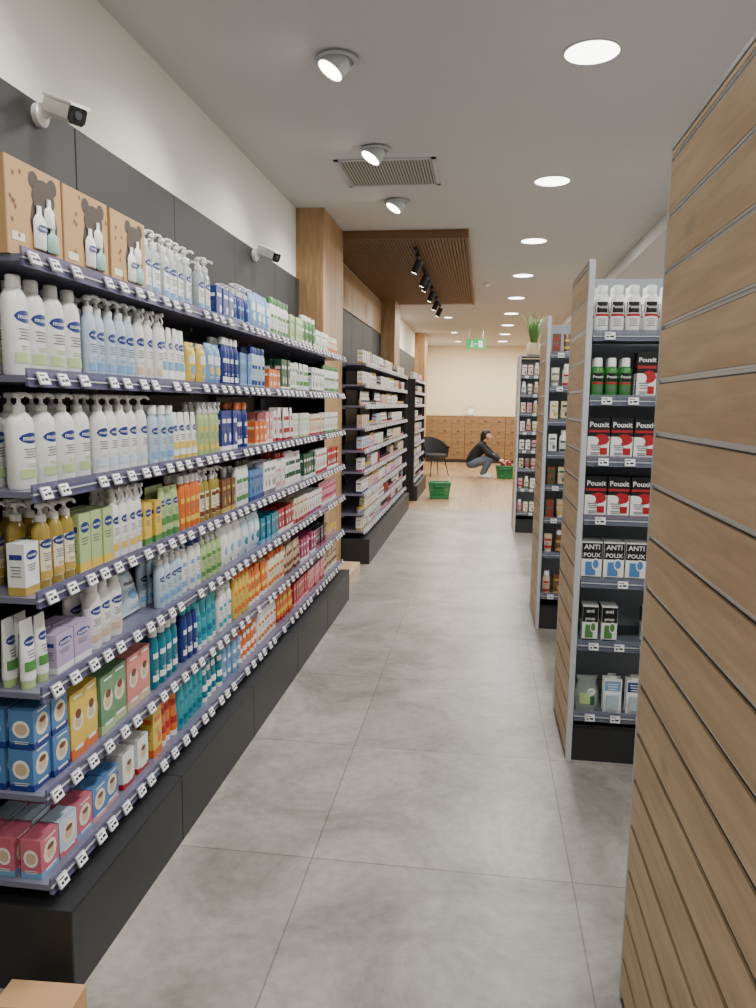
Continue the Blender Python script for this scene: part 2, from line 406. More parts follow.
def place(kind,body,cap,acc,w,d,h,text,loc,rz,hero,group,nm=None):
    h=round(h,3); k=(kind,body,cap,acc,w,d,h,text,hero)
    if k not in _pc: _pc[k]=[(n,b.mesh(n)) for n,b in product(kind,body,cap,acc,w,d,h,text,hero)]
    noun={'pump':'pump bottle','bottle':'flip-cap bottle','spray':'spray bottle','tube':'squeeze tube','carton':'cardboard carton','picture carton':'baby-picture carton','jar':'screw-lid jar','packet':'soft packet'}[kind]
    lab='%s %s with %s label on shelf'%(body,noun,'blue oval' if text else acc)
    return thing((nm or NAMES)[kind],_pc[k],lab,noun,(loc[0],loc[1],loc[2]+.0006),(0,0,rz),group)

def fill(z,clear,segs,xfront=-1.115,heroY=3.0,rot=math.pi/2):
    for s in segs:
        y0,y1,kind,body,cap,acc,w,d,h=s[:9]; text=s[9] if len(s)>9 else ''; deep=s[10] if len(s)>10 else (2 if y0<4.4 else 1); gap=.003
        if clear<.39:
            hd=HEAD.get(kind,0); h=min(h*(1.22 if kind!='jar' else 1.1),clear-hd-.018)
            if 'carton' in kind and y0>3: h*=random.uniform(.85,1)
        else: h*=1.1
        n=max(1,int((y1-y0+.012)/(w+gap))); st=(y1-y0)/n; dd=d+(.024 if kind in('pump','spray') else .012)
        for i in range(n):
            y=y0+(i+.5)*st
            for k in range(deep):
                if k==0 and random.random()<.04 and y>2.6: continue
                x=xfront-d/2-.014-k*dd-random.uniform(0,.010)
                rz=rot+(random.uniform(-.03,.03) if 'carton' in kind else random.uniform(-.12,.12))
                place(kind,body,cap,acc,w,d,h,text,(x,y,z),rz,(k==0 and y<heroY),'%s %s items on the baby care shelf'%(body,kind))
G='mustela'
T1=[(2.49,3.12,'pump','clear','white','sky blue',.064,.044,.165,G,2),(3.16,3.4,'carton','royal blue','','white',.068,.05,.13,'',2),(3.4,3.64,'pump','royal blue','white','sky blue',.06,.045,.13),
 (3.66,4.02,'packet','sky blue','','white',.085,.05,.18),(4.02,4.4,'bottle','white','green','green',.055,.04,.17,'',2),(4.4,4.75,'carton','pale green','','green',.06,.05,.15),
 (4.75,5.1,'bottle','green','white','white',.05,.04,.16),(5.1,5.5,'carton','white','','green',.055,.05,.13),(5.5,5.92,'tube','cream','white','orange',.045,.04,.13)]
T2=[(1.735,2.08,'bottle','white','white','pale green',.08,.056,.2,G,2),(2.09,2.4,'pump','pale blue','white','sky blue',.058,.04,.175,G,2),(2.42,2.62,'spray','white','white','beige',.054,.038,.17,G,2),(2.62,2.84,'tube','white','white','sky blue',.053,.04,.17,G,2),
 (2.86,3.06,'packet','yellow','','sky blue',.08,.045,.14),(3.06,3.24,'packet','sky blue','','yellow',.08,.045,.15),(3.24,3.46,'bottle','royal blue','white','white',.05,.04,.16),(3.46,3.66,'carton','denim blue','','sky blue',.06,.045,.16),
 (3.66,3.95,'bottle','pale blue','royal blue','royal blue',.05,.04,.15),(3.95,4.2,'carton','orange','','white',.055,.045,.11),(4.2,4.4,'carton','dark green','','white',.055,.045,.15),(4.4,4.6,'carton','white','','green',.055,.045,.15),(4.6,5.0,'tube','white','green','green',.045,.04,.15),
 (5.0,5.4,'carton','white','','dark green',.055,.045,.16),(5.4,5.92,'bottle','white','green','green',.045,.035,.15)]
T3=[(1.735,2.12,'pump','white','white','pale green',.086,.06,.19,G,2),(2.13,2.48,'pump','white','white','pale blue',.066,.048,.17,G,2),(2.5,2.7,'bottle','pale blue','white','sky blue',.054,.038,.15,G,2),(2.7,2.94,'tube','white','yellow','yellow',.05,.04,.15,G,2),
 (2.96,3.2,'spray','pale green','white','yellow',.048,.036,.15),(3.2,3.42,'carton','royal blue','','white',.065,.05,.17),(3.42,3.64,'bottle','royal blue','orange','white',.05,.04,.16),(3.64,3.9,'carton','orange','','cream',.06,.05,.12),
 (3.9,4.05,'carton','pink','','white',.06,.05,.16),(4.05,4.2,'carton','white','','red',.06,.05,.15),(4.2,4.5,'tube','white','red','red',.048,.04,.16),(4.5,4.9,'carton','white','','pale green',.055,.045,.15),(4.9,5.4,'carton','cream','','red',.055,.045,.14),(5.4,5.92,'carton','white','pale green','green',.05,.05,.13)]
T4=[(1.735,1.80,'carton','white','','gold',.062,.05,.11,G,1),(1.81,1.99,'pump','amber oil','white','gold',.058,.042,.165,G,3),(2.0,2.2,'carton','pale green','','yellow',.063,.045,.14,G,2),(2.2,2.42,'spray','white','white','yellow',.052,.036,.15,G,2),
 (2.42,2.58,'carton','yellow','','green',.055,.04,.12,G,2),(2.58,2.75,'tube','pale green','green','green',.054,.04,.15,G,2),(2.75,2.95,'bottle','orange','white','yellow',.05,.036,.15,'',2),(2.95,3.2,'pump','amber oil','white','brown',.052,.04,.14,'',2),
 (3.2,3.4,'carton','brown','','gold',.055,.045,.13),(3.42,3.62,'bottle','white','black','green',.05,.04,.16),(3.62,3.85,'carton','denim blue','','royal blue',.055,.045,.14),(3.85,4.1,'carton','white','','grey',.06,.05,.16,'',2),(4.1,4.3,'bottle','white','red','pink',.055,.04,.15,'',2),
 (4.3,4.7,'tube','white','white','dark green',.048,.04,.16),(4.7,5.1,'carton','dark green','','white',.055,.045,.15),(5.1,5.5,'carton','white','','red',.055,.045,.15),(5.5,5.92,'carton','red','','white',.05,.045,.14)]
T5=[(1.735,1.84,'tube','white','pale green','green',.052,.042,.15,G,2),(1.85,2.04,'carton','lilac','','white',.09,.05,.09,G,2),(2.05,2.26,'bottle','white','white','beige',.067,.046,.16,G,2),(2.53,2.75,'pump','pale blue','white','sky blue',.054,.038,.14,G,2),
 (2.75,2.95,'bottle','white','royal blue','sky blue',.055,.04,.17,'',2),(2.95,3.2,'pump','pale green','white','green',.055,.04,.14,'',2),(3.2,3.5,'packet','white','','sky blue',.09,.05,.16),(3.5,3.8,'packet','pale blue','','teal',.09,.05,.15),
 (3.8,4.15,'carton','teal','','sky blue',.07,.05,.13,'',2),(4.15,4.5,'carton','red','','white',.06,.05,.13,'',2),(4.5,4.85,'carton','cream','','red',.06,.05,.13,'',2),(4.85,5.3,'carton','white','','magenta',.06,.05,.13,'',2),(5.3,5.92,'tube','pink','white','magenta',.045,.04,.14)]
T6=[(1.735,1.9,'picture carton','denim blue','','royal blue',.08,.07,.095,'',2),(1.91,2.07,'picture carton','yellow','','orange',.076,.06,.16,'',2),(2.08,2.26,'picture carton','sage green','','pale green',.088,.06,.15,'',2),(2.27,2.44,'picture carton','salmon','','beige',.083,.06,.15,'',2),
 (2.46,2.7,'bottle','teal','white','white',.055,.038,.16,'',2),(2.7,2.9,'bottle','royal blue','turquoise','white',.048,.038,.16,'',2),(2.9,3.15,'tube','turquoise','white','teal',.055,.045,.16,'',2),(3.15,3.35,'pump','white','white','turquoise',.053,.04,.14,'',2),
 (3.36,3.6,'bottle','yellow','orange','orange',.05,.038,.16,'',2),(3.6,3.95,'tube','orange','white','yellow',.052,.042,.15,'',2),(3.95,4.3,'bottle','cream','orange','orange',.05,.04,.14,'',2),(4.3,4.7,'tube','beige','brown','brown',.05,.042,.14,'',2),
 (4.7,5.1,'carton','magenta','','white',.055,.045,.13,'',2),(5.1,5.5,'carton','black','','magenta',.055,.045,.13,'',2),(5.5,5.92,'jar','beige','gold','pink',.05,.05,.07,'',2)]
T7=[(1.735,1.83,'picture carton','rose pink','','sky blue',.086,.06,.09,'',3),(1.83,1.92,'picture carton','pale blue','','rose pink',.086,.06,.09,'',3),(1.92,2.01,'picture carton','rose pink','','sky blue',.086,.06,.09,'',3),(2.01,2.19,'picture carton','denim blue','','pink',.086,.06,.09,'',3),(2.2,2.42,'picture carton','white','','red',.08,.06,.1,'',3),(2.44,2.52,'carton','yellow','','orange',.07,.05,.15,'',2),
 (2.53,2.68,'tube','orange','white','red',.05,.042,.16,'',2),(2.68,2.95,'bottle','turquoise','white','teal',.053,.04,.17,'',2),(2.95,3.2,'tube','teal','white','white',.055,.042,.16,'',2),(3.2,3.45,'spray','sky blue','orange','white',.05,.038,.14,'',2),
 (3.45,3.75,'tube','orange','white','white',.05,.042,.15,'',2),(3.75,4.1,'bottle','white','orange','orange',.05,.04,.14,'',2),(4.1,4.5,'tube','orange','red','yellow',.05,.042,.14,'',2),(4.5,4.9,'carton','red','','pink',.055,.045,.13,'',2),(4.9,5.4,'carton','pink','','red',.055,.045,.13,'',2),(5.4,5.92,'tube','beige','white','brown',.045,.04,.13,'',2)]
for z,cl,t in zip(ZS,CLR,[T1,T2,T3,T4,T5,T6,T7]): fill(z,cl,t)
for y in (1.775,1.86):
    for k in range(2): place('picture carton','denim blue','','royal blue',.08,.07,.105,'',(-1.168-k*.082,y,.57+.118),math.pi/2+.02,True,'stacked blue cartons')
for yy in (2.33,2.45):
    o=place('packet','pale blue','','sky blue',.12,.05,.17,G,(-1.2,yy,.857),math.pi/2,True,'baby wipes packets'); o.rotation_euler=(math.radians(-18),0,math.pi/2)

def gift(y,z):
    w,d,h=.235,.17,.225; x=w/2
    b=MB(); c=.002
    b.box(-x,x,-d/2,d/2,0,h,CARD,c); b.box(-x,x,-d/2+.004,-d/2+.007,h,h+.0006,M('kraft_dot',(130,84,50),.7))
    dk=M('window_dark',(70,56,46),.6); wh=P('white'); dt=M('kraft_dot'); tl=M('soft_green',(150,190,180),.5)
    w_=MB(); cx=.035
    w_.decals([('oval',cx,h*.42,.12,.14,dk),('oval',cx-.04,h*.86,.042,.042,dk),('oval',cx+.04,h*.86,.042,.042,dk),('oval',cx,h*.7,.10,.09,dk)],plane_map(d/2))
    i=MB()
    for (px,pz,r_,hh,mt) in ((-.026,.03,.026,.085,wh),(.03,.03,.024,.05,tl),(.018,.09,.022,.05,wh)):
        i.loft([(pz,r_*.9,.006),(pz+.004,r_,.008),(pz+hh*.8,r_,.008),(pz+hh*.95,r_*.6,.006),(pz+hh,r_*.4,.004),(pz+hh+.02,r_*.35,.004)],mt,14,cx+px,-d/2-.004)
    l=MB(); D=[('oval',cx-.026,.08,.04,.018,P('royal blue')),('text','mustela',.010,cx-.026,.08,wh)]
    l.decals(D,plane_map(d/2+.013))
    D=[]
    for k in range(22):
        px,pz=random.uniform(-x+.01,x-.01),random.uniform(.015,h-.012)
        if abs(px-cx)<.07 and pz>.02: continue
        D.append(('oval',px,pz,.009,.012,dt))
    D+=[('rect',-.075,h*.2,.05,.02,P('cream'))]
    l.decals([(q) for q in D],lambda x_,z_,e:(x_,-d/2-.0008,z_))
    l.decals([('oval',random.uniform(-.07,.07),random.uniform(.02,h-.02),.008,.011,dt) for k in range(14)],lambda x_,z_,e:(-x-.0008,-x_,z_))
    thing('gift_box',[('box',b.mesh('gift_carton')),('window',w_.mesh('gift_window')),('contents',i.mesh('gift_contents')),('print',l.mesh('gift_print'))],'brown kraft gift box with dark cut-out window and small bottles','gift box',(-1.205,y,z+.0006),(0,0,math.pi/2+random.uniform(-.03,.03)),'kraft gift boxes on the top shelf')
for y in (1.83,2.08,2.335): gift(y,ZS[0])

kinds=['carton','bottle','tube','jar','carton','carton']
pc2=['white','white','cream','pink','white','beige','pale blue','red','white','lilac']; ac2=['magenta','pink','red','grey','gold','dark green','navy','lilac']
SP=[]
for i in range(16):
    k=kinds[i%6]; hh={'carton':.13,'bottle':.12,'tube':.14,'jar':.06}[k]; ww={'carton':.075,'bottle':.06,'tube':.065,'jar':.065}[k]
    SP.append((k,pc2[i%10],['white','gold','pink','black'][i%4],ac2[(i*3)%8],ww,ww*.75,hh,''))
def runfill(y0,y1,levels,xf,step,grp):
    for z in levels:
        y=y0+.05; v=random.choice(SP); c=0
        while y<y1-.1:
            if c==0: v=random.choice(SP); c=random.randint(2,5)
            c-=1
            place(*v,(xf-.02-v[5]/2,y+v[4]/2,z),math.pi/2,False,grp,NAMES2)
            y+=v[4]+step
runfill(7.36,11.38,Z2,-1.155,.045,'cosmetics on the second shelving run')
runfill(12.42,14.36,Z2,-1.115,.1,'cosmetics on the far shelving run')

# ---------------------------------------------------------------- island gondolas
GX=.42
def island(yn,yf,L,levels,lab,zt=2.2,tags=True):
    root=link('display_gondola',None,None,(GX,yn,0)); tagtop(root,lab,'display shelf','oak-ended island shelving')
    W=yf-yn; b=MB(); p=.128; t=.022
    g=.016; zg=1.534
    while zg-p>0.02: zg-=p
    zs=[0.02]
    zz=zg
    while zz<zt-.02: zs.append(zz); zz+=p
    zs.append(zt)
    b.box(.006,t,.004,W-.004,.02,zt-.002,ALU)
    for a,c in zip(zs[:-1],zs[1:]):
        b.box(0,.012,.006,W-.006,a+g/2,c-g/2,OAKH,.002)
        b.box(.002,.007,.006,W-.006,c+g/2-.005,c+g/2-.0005,ALU)
        b.box(.0055,.007,.006,W-.006,c-g/2+.0005,c-g/2+.004,BLACKM)
    link('slat_panel',b.mesh('slat_panel'),root)
    e=MB()
    e.box(.0,.026,-.010,.006,.0,zt,ALUL,.003); e.box(.0,.026,W-.006,W+.010,.0,zt,ALUL,.003); e.box(.0,.026,0,W,zt-.002,zt+.008,ALUL,.002)
    link('edge_trim',e.mesh('edge_trim'),root)
    k=MB(); D=.32 if W>.5 else W*.7
    k.box(.026,L,D+.02,D+.05,.0,zt-.02,GREYM); 
    for x in (.03,L-.04): 
        k.box(x,x+.02,D-.01,D+.02,0,zt-.02,GREYM)
        for j in range(40): k.box(x+.008,x+.012,D-.0115,D-.01,.25+j*.045,.27+j*.045,BLACKM)
    link('back_panel',k.mesh('island_back'),root)
    q=MB(); q.box(.026,L,.0,W,0,.17,ANTHD,.003); q.box(.026,L,-.002,0,.155,.163,BLACKM); link('plinth',q.mesh('island_plinth'),root)
    r=MB(); r.box(L,L+.03,0,W,0,zt,ALUL,.003); link('side_panel',r.mesh('island_side'),root)
    sb,rl=shelf_meshes(L-.03,D,GREYR,SHELFG)
    for z in levels:
        s=link('shelf',sb,root,(.028,0,z)); link('price_rail',rl,s)
        if tags:
            for i in range(int((L-.04)/.11)):
                if random.random()<.35: continue
                link('price_tag',TAG,s,(.07+i*.11,-.013,-.008),(-.15,0,0))
    return root
GL=[1.90,1.63,1.37,1.115,.835,.55,.22]
island(.85,1.95,.9,[.3,.6,.9,1.2,1.5,1.8],'island shelving with slatted oak end panel and metal grooves',tags=False)
island(3.36,3.95,.95,GL,'island shelving with oak slat end holding lice treatments')
GZ=[1.95,1.72,1.49,1.26,1.03,.8,.55,.25]
island(5.42,6.05,.95,GZ,'island shelving with oak slat end and small packs')
island(9.6,10.2,.95,GZ,'island shelving with oak slat end and grass plant on top')

def custom(name,parts,lab,cat,locs,grp,rz=0):
    ms=[(n,b.mesh(n)) for n,b in parts]
    for l in locs: thing(name,ms,lab,cat,(l[0],l[1],l[2]+.0006),(0,0,rz+random.uniform(-.03,.03)),grp)
wh=P('white');bk=P('black');rd=P('red');gy=P('grey');gr=P('green');nv=P('navy');sk=P('sky blue')
def lice_carton(w,d,h):
    b=MB(); x=w/2; c=.0012; pts=[(-x+c,-d/2),(x-c,-d/2),(x,-d/2+c),(x,d/2-c),(x-c,d/2),(-x+c,d/2),(-x,d/2-c),(-x,-d/2+c)]
    b.prism(pts,[0,h*.06,h*.55,h],[rd,wh,bk])
    l=MB(); l.decals([('rect',0,h*.68,w*.96,h*.06,rd),('text','Pouxit',w*.34,0,h*.83,wh),('oval',w*.12,h*.48,w*.74,h*.26,rd),('oval',-w*.2,h*.44,w*.42,h*.2,wh),('lines',-w*.12,h*.34,w*.5,3,h*.05,gy),('rect',w*.24,h*.2,w*.34,h*.16,rd),('lines',-w*.15,h*.16,w*.4,2,h*.04,bk)],plane_map(d/2))
    l.decals([('rect',0,h*.75,d*.8,h*.12,rd),('lines',0,h*.4,d*.6,4,h*.06,gy)],side_map(x))
    return [('box',b),('label',l)]
xs=[.50,.597,.694,.791,.888,.985]
def L(z,d,xs=xs,k=2,y=3.38): return [(x,y+d/2+.01+j*(d+.01),z) for x in xs for j in range(k)]
custom('treatment_carton',lice_carton(.092,.045,.18),'white, black and red lice treatment carton reading Pouxit','carton',L(GL[2],.045)+L(GL[3],.045),'red and black cartons on the island shelf')
def lb(body,cap,band,txt,r,h,ch,tm):
    b=MB(); secs=[(0,r*.93,r*.93),(.004,r,r),(h*.88,r,r),(h*.96,r*.8,r*.8),(h,r*.6,r*.6)]; b.loft(secs,body,20)
    c=MB(); c.loft([(h-.002,r*.72,r*.72),(h+ch,r*.68,r*.68),(h+ch+.003,r*.6,r*.6)],cap,18)
    l=MB(); l.decals([('rect',0,h*.66,r*1.85,h*.26,band),('text',txt,r*.62,0,h*.67,tm),('rect',0,h*.48,r*1.7,h*.06,rd),('lines',0,h*.38,r*1.1,4,h*.05,gy)],surf_map(secs))
    return [('body',b),('cap',c),('label',l)]
custom('treatment_bottle',lb(wh,wh,bk,'Pouxit',.030,.175,.03,wh),'white round bottle with black band reading Pouxit','bottle',L(GL[0],.06,[.488,.553,.618,.69,.76,.83,.90]),'white bottles on the top island shelf')
custom('treatment_bottle',lb(M('leaf_green',(60,130,60),.3),wh,bk,'Pouxit',.026,.14,.032,wh),'green round bottle with white cap and dark label','bottle',L(GL[1],.052,[.485,.543,.601]),'green bottles on the island shelf')
custom('treatment_carton',lice_carton(.08,.045,.2),'tall white and red treatment carton beside green bottles','carton',L(GL[1],.045,[.685,.78,.87,.96]),'tall cartons on the island shelf')
def anti(w,d,h,top,bot,txt,t2):
    b=MB(); b.box(-w/2,w/2,-d/2,d/2,0,h,wh,.001)
    l=MB(); l.decals([('rect',0,h*.76,w*.97,h*.42,top),('text',txt,w*.34,0,h*.86,wh),('text',t2,w*.3,0,h*.65,wh),('rect',-w*.05,h*.3,w*.5,h*.36,bot),('oval',w*.2,h*.42,w*.4,h*.3,wh),('oval',w*.2,h*.42,w*.3,h*.22,bot),('rect',0,h*.05,w*.97,h*.08,top)],plane_map(d/2))
    l.decals([('rect',0,h*.76,d*.97,h*.42,top),('lines',0,h*.4,d*.6,4,h*.06,gy)],side_map(w/2))
    return [('box',b),('label',l)]
custom('treatment_carton',anti(.088,.045,.17,bk,P('denim blue'),'ANTI','POUX'),'black, white and blue carton reading ANTI POUX','carton',L(GL[4],.045,[.497,.592,.687,.782,.875]),'blue and white cartons on the island shelf')
custom('treatment_carton',anti(.068,.04,.165,bk,gr,'anti','poux'),'black, white and green slim treatment carton','carton',L(GL[5],.04,[.505,.588,.77,.85]),'green and black cartons on the island shelf')
b=MB(); secs=[(0,.05,.03),(.02,.055,.035),(.09,.055,.03),(.13,.04,.012),(.16,.05,.003)]; b.loft(secs,M('clear_bag',(215,225,215),.15,trans=.6,alpha=.8),16)
l=MB(); l.decals([('rect',-.01,.06,.05,.05,P('pale green')),('oval',.015,.09,.035,.03,P('white')),('rect',.02,.05,.02,.04,P('dark green'))],surf_map(secs))
thing('gift_bag',[('bag',b.mesh('bag')),('label',l.mesh('bag_label'))],'clear plastic bag with green and white sample products','bag',(.51,3.43,GL[6]+.0006),(0,0,.1))
def card(col):
    b=MB(); b.box(-.04,.04,-.002,.002,0,.16,wh,.0008); b.box(-.018,.018,-.002-.0,.002,.16,.172,wh)
    c=MB(); c.box(-.028,.028,-.016,-.002,.02,.085,M('blister',(215,235,240),.1,alpha=.6),.003)
    c.box(-.02,.02,-.014,-.004,.055,.075,col)
    for k in range(12): c.box(-.019+k*.0033,-.0178+k*.0033,-.012,-.008,.028,.056,ALU)
    l=MB(); l.decals([('rect',0,.125,.07,.045,col),('lines',0,.135,.05,3,.012,wh)],plane_map(.002))
    return [('card',b),('comb',c),('label',l)]
custom('comb_blister_pack',card(sk),'white blister card with pale blue comb','blister pack',[(.62,3.40,GL[6]),(.62,3.44,GL[6])],'comb blister packs')
custom('comb_blister_pack',card(P('royal blue')),'blue blister card with metal comb','blister pack',[(.72,3.40,GL[6]),(.82,3.40,GL[6]),(.72,3.44,GL[6])],'comb blister packs')

def islfill(yn,levels,xmax,cols,grp):
    for z in levels:
        x=GX+.04
        while x<GX+xmax:
            k=random.choice(['carton','bottle','tube','carton']); v=(k,random.choice(cols),'white',random.choice(['gold','grey','red','dark green']),.055,.042,.14,'')
            place(*v,(x+.03,yn+.05,z),0,False,grp,NAMES2); x+=.075
islfill(5.42,GZ,.5,['beige','brown','cream','white','grey'],'small packs on the third island')
islfill(9.6,GZ,.5,['cream','white','pink','beige','grey'],'small packs on the far island')

# ---------------------------------------------------------------- ceiling fixtures
def area(parent,size,power,loc,rot=(0,0,0),col=(1,.985,.96),name='lamp'):
    l=bpy.data.lights.new(name,'AREA'); l.shape='DISK'; l.size=size; l.energy=power; l.color=col
    o=bpy.data.objects.new(name,l); o.location=loc; o.rotation_euler=rot; o.parent=parent; COL.objects.link(o)
r=MB(); r.loft([(-.004,.135,.135),(-.004,.122,.122),(-.001,.122,.122)],ALUL,40,caps=False); r.loft([(-.0005,.138,.138),(-.004,.135,.135)],ALUL,40,caps=False)
dd=MB(); dd.loft([(-.003,.122,.122),(-.001,.122,.122)],LAMP,40)
rm,dm=r.mesh('trim_ring'),dd.mesh('diffuser')
for y in (-.3,1.75,3.79,5.82,7.85,9.88,11.9,13.9,15.9,17.9,19.9):  # first two are out of view, added to the row for lighting
    o=thing('recessed_downlight',[('trim_ring',rm),('diffuser',dm)],'round white recessed downlight glowing in the ceiling','ceiling light',(.44,y,ZC),group='recessed ceiling downlights')
    area(o,.22,40,(0,0,-.008))
for x,y in ((2.4,2.5),(2.4,6.5),(2.4,10.5),(2.4,15),(3.8,4.5),(3.8,9)):
    o=thing('recessed_downlight',[('trim_ring',rm),('diffuser',dm)],'round white recessed downlight in the lowered ceiling','ceiling light',(x,y,ZC-.14),group='recessed ceiling downlights')
    area(o,.22,40,(0,0,-.008))
def swivel(x,y,az):
    ring=MB(); ring.loft([(0,.1,.1),(-.006,.1,.1),(-.008,.08,.08),(-.001,.08,.08)],ALUL,32,caps=False)
    T=Matrix.Rotation(az,4,'Z')@Matrix.Rotation(math.radians(32),4,'Y')
    hd=MB(); hd.loft([(-.062,.064,.064),(-.058,.068,.068),(.01,.068,.068),(.03,.045,.045)],ALUL,28,caps=False,T=T); hd.loft([(.03,.045,.045),(.032,.03,.03)],ALUL,28,T=T)
    gl=MB(); gl.loft([(-.060,.060,.060),(-.056,.060,.060)],LAMPW,28,T=T)
    o=thing('swivel_spotlight',[('mounting_ring',ring.mesh('mounting_ring')),('lamp_head',hd.mesh('lamp_head')),('lens',gl.mesh('spot_lens'))],'white swivelling recessed spotlight tilted toward the shelves','spotlight',(x,y,ZC-.012),group='swivel ceiling spotlights')
    l=bpy.data.lights.new('lamp','SPOT'); l.energy=80; l.spot_size=math.radians(100); l.spot_blend=.9; l.shadow_soft_size=.06; l.color=(1,.97,.92)
    lo=bpy.data.objects.new('lamp',l); lo.parent=o; COL.objects.link(lo)
    d=T.to_3x3()@Vector((0,0,-1)); lo.location=T@Vector((0,0,-.08)); lo.rotation_euler=d.to_track_quat('-Z','Y').to_euler()
for y in (1.2,2.45,3.72,5.0,6.25): swivel(-.73,y,math.radians(25))
b=MB(); x0,x1,y0,y1=-1.04,-.36,5.2,5.83
fr=.03
for a in ((x0,x1,y0,y0+fr),(x0,x1,y1-fr,y1),(x0,x0+fr,y0,y1),(x1-fr,x1,y0,y1)): b.box(*a,ZC-.008,ZC,ALUL)
g=MB(); g.box(x0+fr,x1-fr,y0+fr,y1-fr,ZC-.0015,ZC-.001,M('vent_dark',(80,78,74),.7))
nx=30
for i in range(nx):
    x=x0+fr+(i+.2)*(x1-x0-2*fr)/nx; g.box(x,x+.012,y0+fr,y1-fr,ZC-.006,ZC-.002,M('vent_grey',(176,172,164),.5))
thing('ceiling_vent',[('frame',b.mesh('vent_frame')),('grille',g.mesh('vent_grille'))],'rectangular grey louvred air vent in the ceiling','vent')
t=MB(); t.box(-.72,-.685,7.6,12.0,ZC-.12,ZC-.09,BLACKM,.002)
for y in (7.7,9.8,11.9): t.box(-.71,-.695,y,y+.02,ZC-.09,ZC-.07,BLACKM)
thing('light_track',[('rail',t.mesh('track'))],'black ceiling light track under the wooden raft','light track')
for y in (7.85,8.75,9.1,10.0,10.9,11.7):
    T=Matrix.Rotation(math.radians(25),4,'Y')@Matrix.Rotation(math.radians(12),4,'X')
    a=MB(); a.box(-.02,.02,-.05,.05,-.025,0,BLACKM,.003); a.tube([(0,0,-.02),(0,0,-.07)],.008,BLACKM)
    T2m=Matrix.Translation((0,0,-.1))@T
    hd=MB(); hd.loft([(-.08,.034,.034),(-.075,.037,.037),(.05,.037,.037),(.055,.03,.03)],BLACKM,20,T=T2m)
    gl=MB(); gl.loft([(-.083,.028,.028),(-.081,.028,.028)],LAMPW,20,T=T2m)
    o=thing('track_spotlight',[('adapter',a.mesh('adapter')),('lamp_head',hd.mesh('track_head')),('lens',gl.mesh('track_lens'))],'black cylindrical track spotlight','spotlight',(-.7,y,ZC-.12),group='black track spotlights')
    if y in (7.85,10.0,11.7):
        l=bpy.data.lights.new('lamp','SPOT'); l.energy=80; l.spot_size=math.radians(100); l.spot_blend=.8; l.shadow_soft_size=.05; l.color=(1,.93,.82)
        lo=bpy.data.objects.new('lamp',l); lo.parent=o; COL.objects.link(lo); lo.location=(-.05,0,-.21); lo.rotation_euler=(0,math.radians(-25),0)
for x,y in ((-.7,14.5),(-.7,17.5),(-.7,20),(1.8,18),(1.8,20.3)):  # warm lamps added to brighten the wood floor and cream end wall
    o=thing('recessed_downlight',[('trim_ring',rm),('diffuser',dm)],'small warm downlight added to brighten the far end','ceiling light',(x,y,ZC if x<1.45 else ZC-.14),group='recessed ceiling downlights'); o.scale=(.6,.6,1)
    area(o,.22,50,(0,0,-.008),col=(1,.89,.72))
b=MB(); b.box(-.2,.2,-.02,.02,-.1,.1,M('sign_green',(20,140,70),.4,emis=1.2),.004)
l=MB(); l.decals([('rect',.1,0,.09,.13,wh),('oval',-.08,.05,.03,.03,wh),('rect',-.08,.0,.03,.07,wh),('rect',-.1,-.05,.02,.05,wh),('rect',-.055,-.045,.02,.045,wh),('rect',-.01,0,.06,.02,wh)],plane_map(.02))
s=MB(); s.tube([(-.15,0,.1),(-.15,0,.33)],.005,ALU); s.tube([(.15,0,.1),(.15,0,.33)],.005,ALU)
thing('exit_sign',[('panel',b.mesh('exit_panel')),('pictogram',l.mesh('exit_picto')),('hanger',s.mesh('exit_hanger'))],'green emergency exit sign with white running figure','exit sign',(-.2,16.5,ZC-.33))
b=MB(); b.loft([(0,.05,.05),(-.02,.05,.05),(-.035,.03,.03),(-.036,.01,.01)],P('white'),20); me=b.mesh('detector')
for p in ((-.2,13.2,ZC),(.0,10.5,ZC)): thing('smoke_detector',[('body',me)],'small white round ceiling smoke detector','smoke detector',p,group='ceiling detectors')

def seccam(y,z):
    base=MB(); T=Matrix.Rotation(math.pi/2,4,'Y'); base.loft([(0,.04,.04),(.02,.04,.04),(.03,.028,.028)],wh,24,T=T)
    arm=MB(); arm.tube([(.025,0,0),(.06,0,.01),(.075,-.01,.02)],.014,wh,12)
    dirv=Vector((.80,-.38,-.36)).normalized(); q=dirv.to_track_quat('Z','Y').to_matrix().to_4x4(); Tb=Matrix.Translation((.045,.015,.035))@q
    bd=MB(); bd.box(-.034,.034,-.032,.032,0,.15,wh,.012,T=Tb); bd.box(-.038,.038,.026,.036,-.005,.165,wh,.002,T=Tb)
    fc=MB(); fc.box(-.033,.033,-.031,.031,.150,.156,M('camera_face',(18,18,20),.15),.012,T=Tb); fc.loft([(.156,.016,.016),(.161,.013,.013)],M('camera_lens',(60,62,70),.05),16,T=Tb)
    thing('security_camera',[('mount',base.mesh('cam_mount')),('arm',arm.mesh('cam_arm')),('housing',bd.mesh('cam_body')),('lens_face',fc.mesh('cam_face'))],'white bullet security camera with black lens face on the wall','security camera',(XL+.031,y,z),group='wall security cameras')
seccam(2.60,2.575); seccam(5.12,2.575)

b=MB(); b.box(-.1,.1,-.11,.11,0,.1,CARD,.002); f=MB(); f.box(-.1,.1,-.11,-.003,.1,.102,CARD); f.box(-.1,.1,.003,.11,.1,.102,CARD); tp=MB(); tp.box(-.1,.1,-.02,.02,.102,.1028,M('packing_tape',(176,132,84),.25))
thing('cardboard_box',[('box',b.mesh('cbox')),('flaps',f.mesh('cflaps')),('tape',tp.mesh('ctape'))],'small brown cardboard box on the floor by the plinth','box',(-1.06,1.54,0),(0,0,.06))

